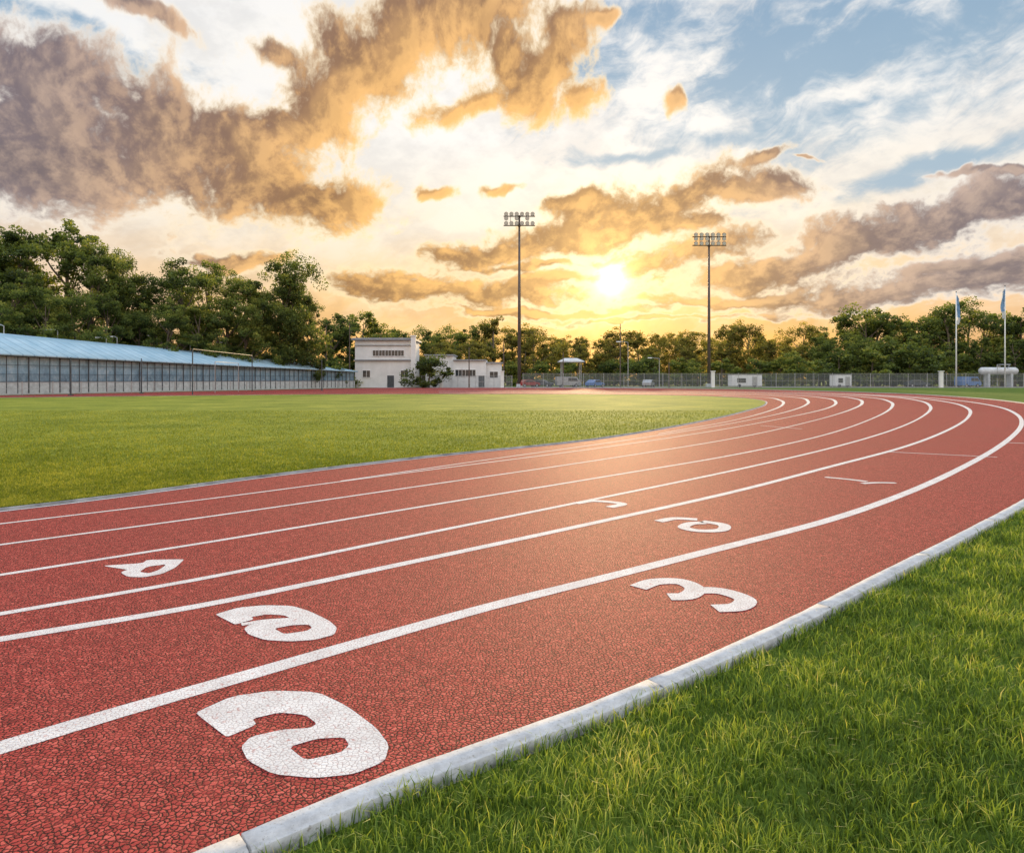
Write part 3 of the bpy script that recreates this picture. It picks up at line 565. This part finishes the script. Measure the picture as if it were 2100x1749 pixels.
mb=MB().box((-wd*.32,4.4,h+.1),(wd*.36+.5,8.8,.2)).box((wd*.085,3.9,h*.84+.1),(wd*.43,8.7,.2)).box((wd*.405,4.3,h*.76+.1),(wd*.20+.3,7.6,.2)); obj('roof',mb.mesh('roof',m_roofgrey),o)
windows(o,[wd*-.06,wd*.03,wd*.12],h*.45,1.2,1.2,0); windows(o,[wd*.40],h*.40,1.5,1.1,.9); obj('door',MB().box((0,0,1.1),(1.1,.08,2.2)).mesh('door',m_dark),o,(wd*.24,-.05,0))
for px in(905,1030,1462,1930): 
    x,hh=XH(px,762,123.2); o=empty('gate_pillar',(x,123.2,0)); tag(o,'short white gate pillar in the fence line','pillar','gate pillars along the fence'); obj('shaft',MB().box((0,0,hh/2),(.6,.5,hh)).mesh('shaft',m_white,bevel=.03),o); obj('cap',MB().box((0,0,hh+.06),(.8,.7,.12)).mesh('cap',m_trim),o)
# ------------------------------------------------------------ vehicles
def car(px,Y,m,label,van=False,rz=0):
    x=(px-1050)*Y/F; o=empty('parked_car',(x,Y,0),rz); tag(o,label,'car','cars parked behind the fence')
    if van: pr=[(-2.4,.35),(2.3,.35),(2.4,.9),(2.1,1.1),(1.5,1.95),(-2.3,2.0),(-2.45,1.2)]; gl=[(1.3,1.15),(1.85,1.15),(1.4,1.75),(-.2,1.78),(-.2,1.15)]
    else: pr=[(-2.15,.35),(2.1,.35),(2.2,.7),(1.9,.88),(1.0,.98),(.35,1.42),(-.9,1.45),(-1.7,1.0),(-2.15,.92)]; gl=[(-1.4,1.0),(.75,1.0),(.28,1.34),(-.85,1.36)]
    mb=MB(); mb.prism(pr,-.85,.85,'y'); obj('body',mb.mesh('body',m,bevel=.05),o); mb=MB(); mb.prism(gl,-.875,.875,'y'); obj('window',mb.mesh('window',m_glass),o)
    wm=MB().tube([(0,-.12,0),(0,.12,0)],.33,14).mesh('wheel',m_tyre); rm=MB().tube([(0,-.13,0),(0,.13,0)],.18,10).mesh('rim',m_galv)
    for wx in(-1.35,1.35):
        for wy in(-.78,.78): w=obj('wheel',wm,o,(wx,wy,.33)); obj('rim',rm,w)
car(1084,131,m_red,'red car parked behind the fence',rz=.5); car(1112,132,m_dark,'dark car parked behind the fence',rz=-.4)
car(1165,131,m_galv,'silver van parked behind the fence',True,.2); car(1220,129,m_bluep,'blue car parked behind the fence',rz=.9); car(1330,131,m_galv,'silver car parked behind the fence',rz=1.2)
car(1880,132,m_dark,'dark car parked behind the fence')
def trailer(px,Y,w,h,label):
    x=(px-1050)*Y/F; o=empty('site_trailer',(x,Y,0)); tag(o,label,'trailer','white trailers near the fence')
    obj('body',MB().box((0,1.2,h/2+.25),(w,2.4,h)).mesh('body',m_trim,bevel=.06),o); obj('roof',MB().box((0,1.2,h+.3),(w+.15,2.55,.08)).mesh('roof',m_roofgrey),o)
    obj('window',MB().box((0,0,0),(w*.28,.06,.8)).mesh('window',m_glass),o,(-w*.18,-.035,h*.62)); obj('door',MB().box((0,0,0),(.8,.06,1.7)).mesh('door',m_galv),o,(w*.25,-.035,1.15))
    wm=MB().tube([(0,-.1,0),(0,.1,0)],.32,14).mesh('wheel',m_tyre)
    for wx in(-w*.25,w*.25): obj('wheel',wm,o,(wx,.1,.32))
trailer(1532,126.5,5.6,2.1,'white site trailer with dark window behind fence'); trailer(1730,126.5,3,2.1,'small white trailer parked behind the fence')
x,h=XH(1172,734,129); o=empty('canopy',(x,129,0)); tag(o,'pale canopy on slim steel posts','canopy')
pm=MB().tube([(0,0,0),(0,0,h-.6)],.07,8).mesh('post',m_galv)
for dx in(-1.8,1.8):
    for dy in(0,3): obj('post',pm,o,(dx,dy,0))
mb=MB(); mb.v=[(-2.4,-.5,h-.6),(2.4,-.5,h-.6),(2.4,3.5,h-.6),(-2.4,3.5,h-.6),(-1.2,1.5,h),(1.2,1.5,h),(-2.4,-.5,h-.8),(2.4,-.5,h-.8),(2.4,3.5,h-.8),(-2.4,3.5,h-.8)]; mb.f=[(0,1,5,4),(1,2,5),(2,3,4,5),(3,0,4),(0,6,7,1),(1,7,8,2),(2,8,9,3),(3,9,6,0)]; obj('cover',mb.mesh('cover',m_tank),o)
x,h=XH(2055,751,130.5); o=empty('storage_tank',(x,131.5,0)); tag(o,'pale horizontal storage tank on saddles behind fence','tank')
r0=.7; zc=h-.9; a=3.2
obj('shell',MB().tube([(-a-.5,0,zc),(-a-.35,0,zc),(-a,0,zc),(a,0,zc),(a+.35,0,zc),(a+.5,0,zc)],[.25,.5,r0,r0,.5,.25],20).mesh('shell',m_tank,True),o)
for dx in(-2.2,2.2): obj('saddle',MB().box((0,0,(zc-.5)/2),(.4,1.3,zc-.5)).mesh('saddle',m_conc),o,(dx,0,0))
obj('pipe',MB().tube([(-1,-1.1,.3),(-1,-1.1,zc+1.2),(1.5,-1.1,zc+1.2),(1.5,-.3,zc+.6)],.09,8).mesh('pipe',m_galv),o)
obj('manhole',MB().tube([(0,0,zc+.6),(0,0,zc+.95)],.35,14).mesh('manhole',m_galv),o)
car(1985,129,m_bluep,'blue van parked behind the fence near the flagpoles',True,.3)
# ------------------------------------------------------------ camera
cd=bpy.data.cameras.new('camera'); cam=bpy.data.objects.new('camera',cd); link(cam); cam.location=(0,0,H); cam.rotation_euler=(math.pi/2,0,0)
cd.lens=24; cd.sensor_width=36; cd.shift_y=-(874.5-HOR)/2100; cd.clip_start=.05; cd.clip_end=6000; SC.camera=cam
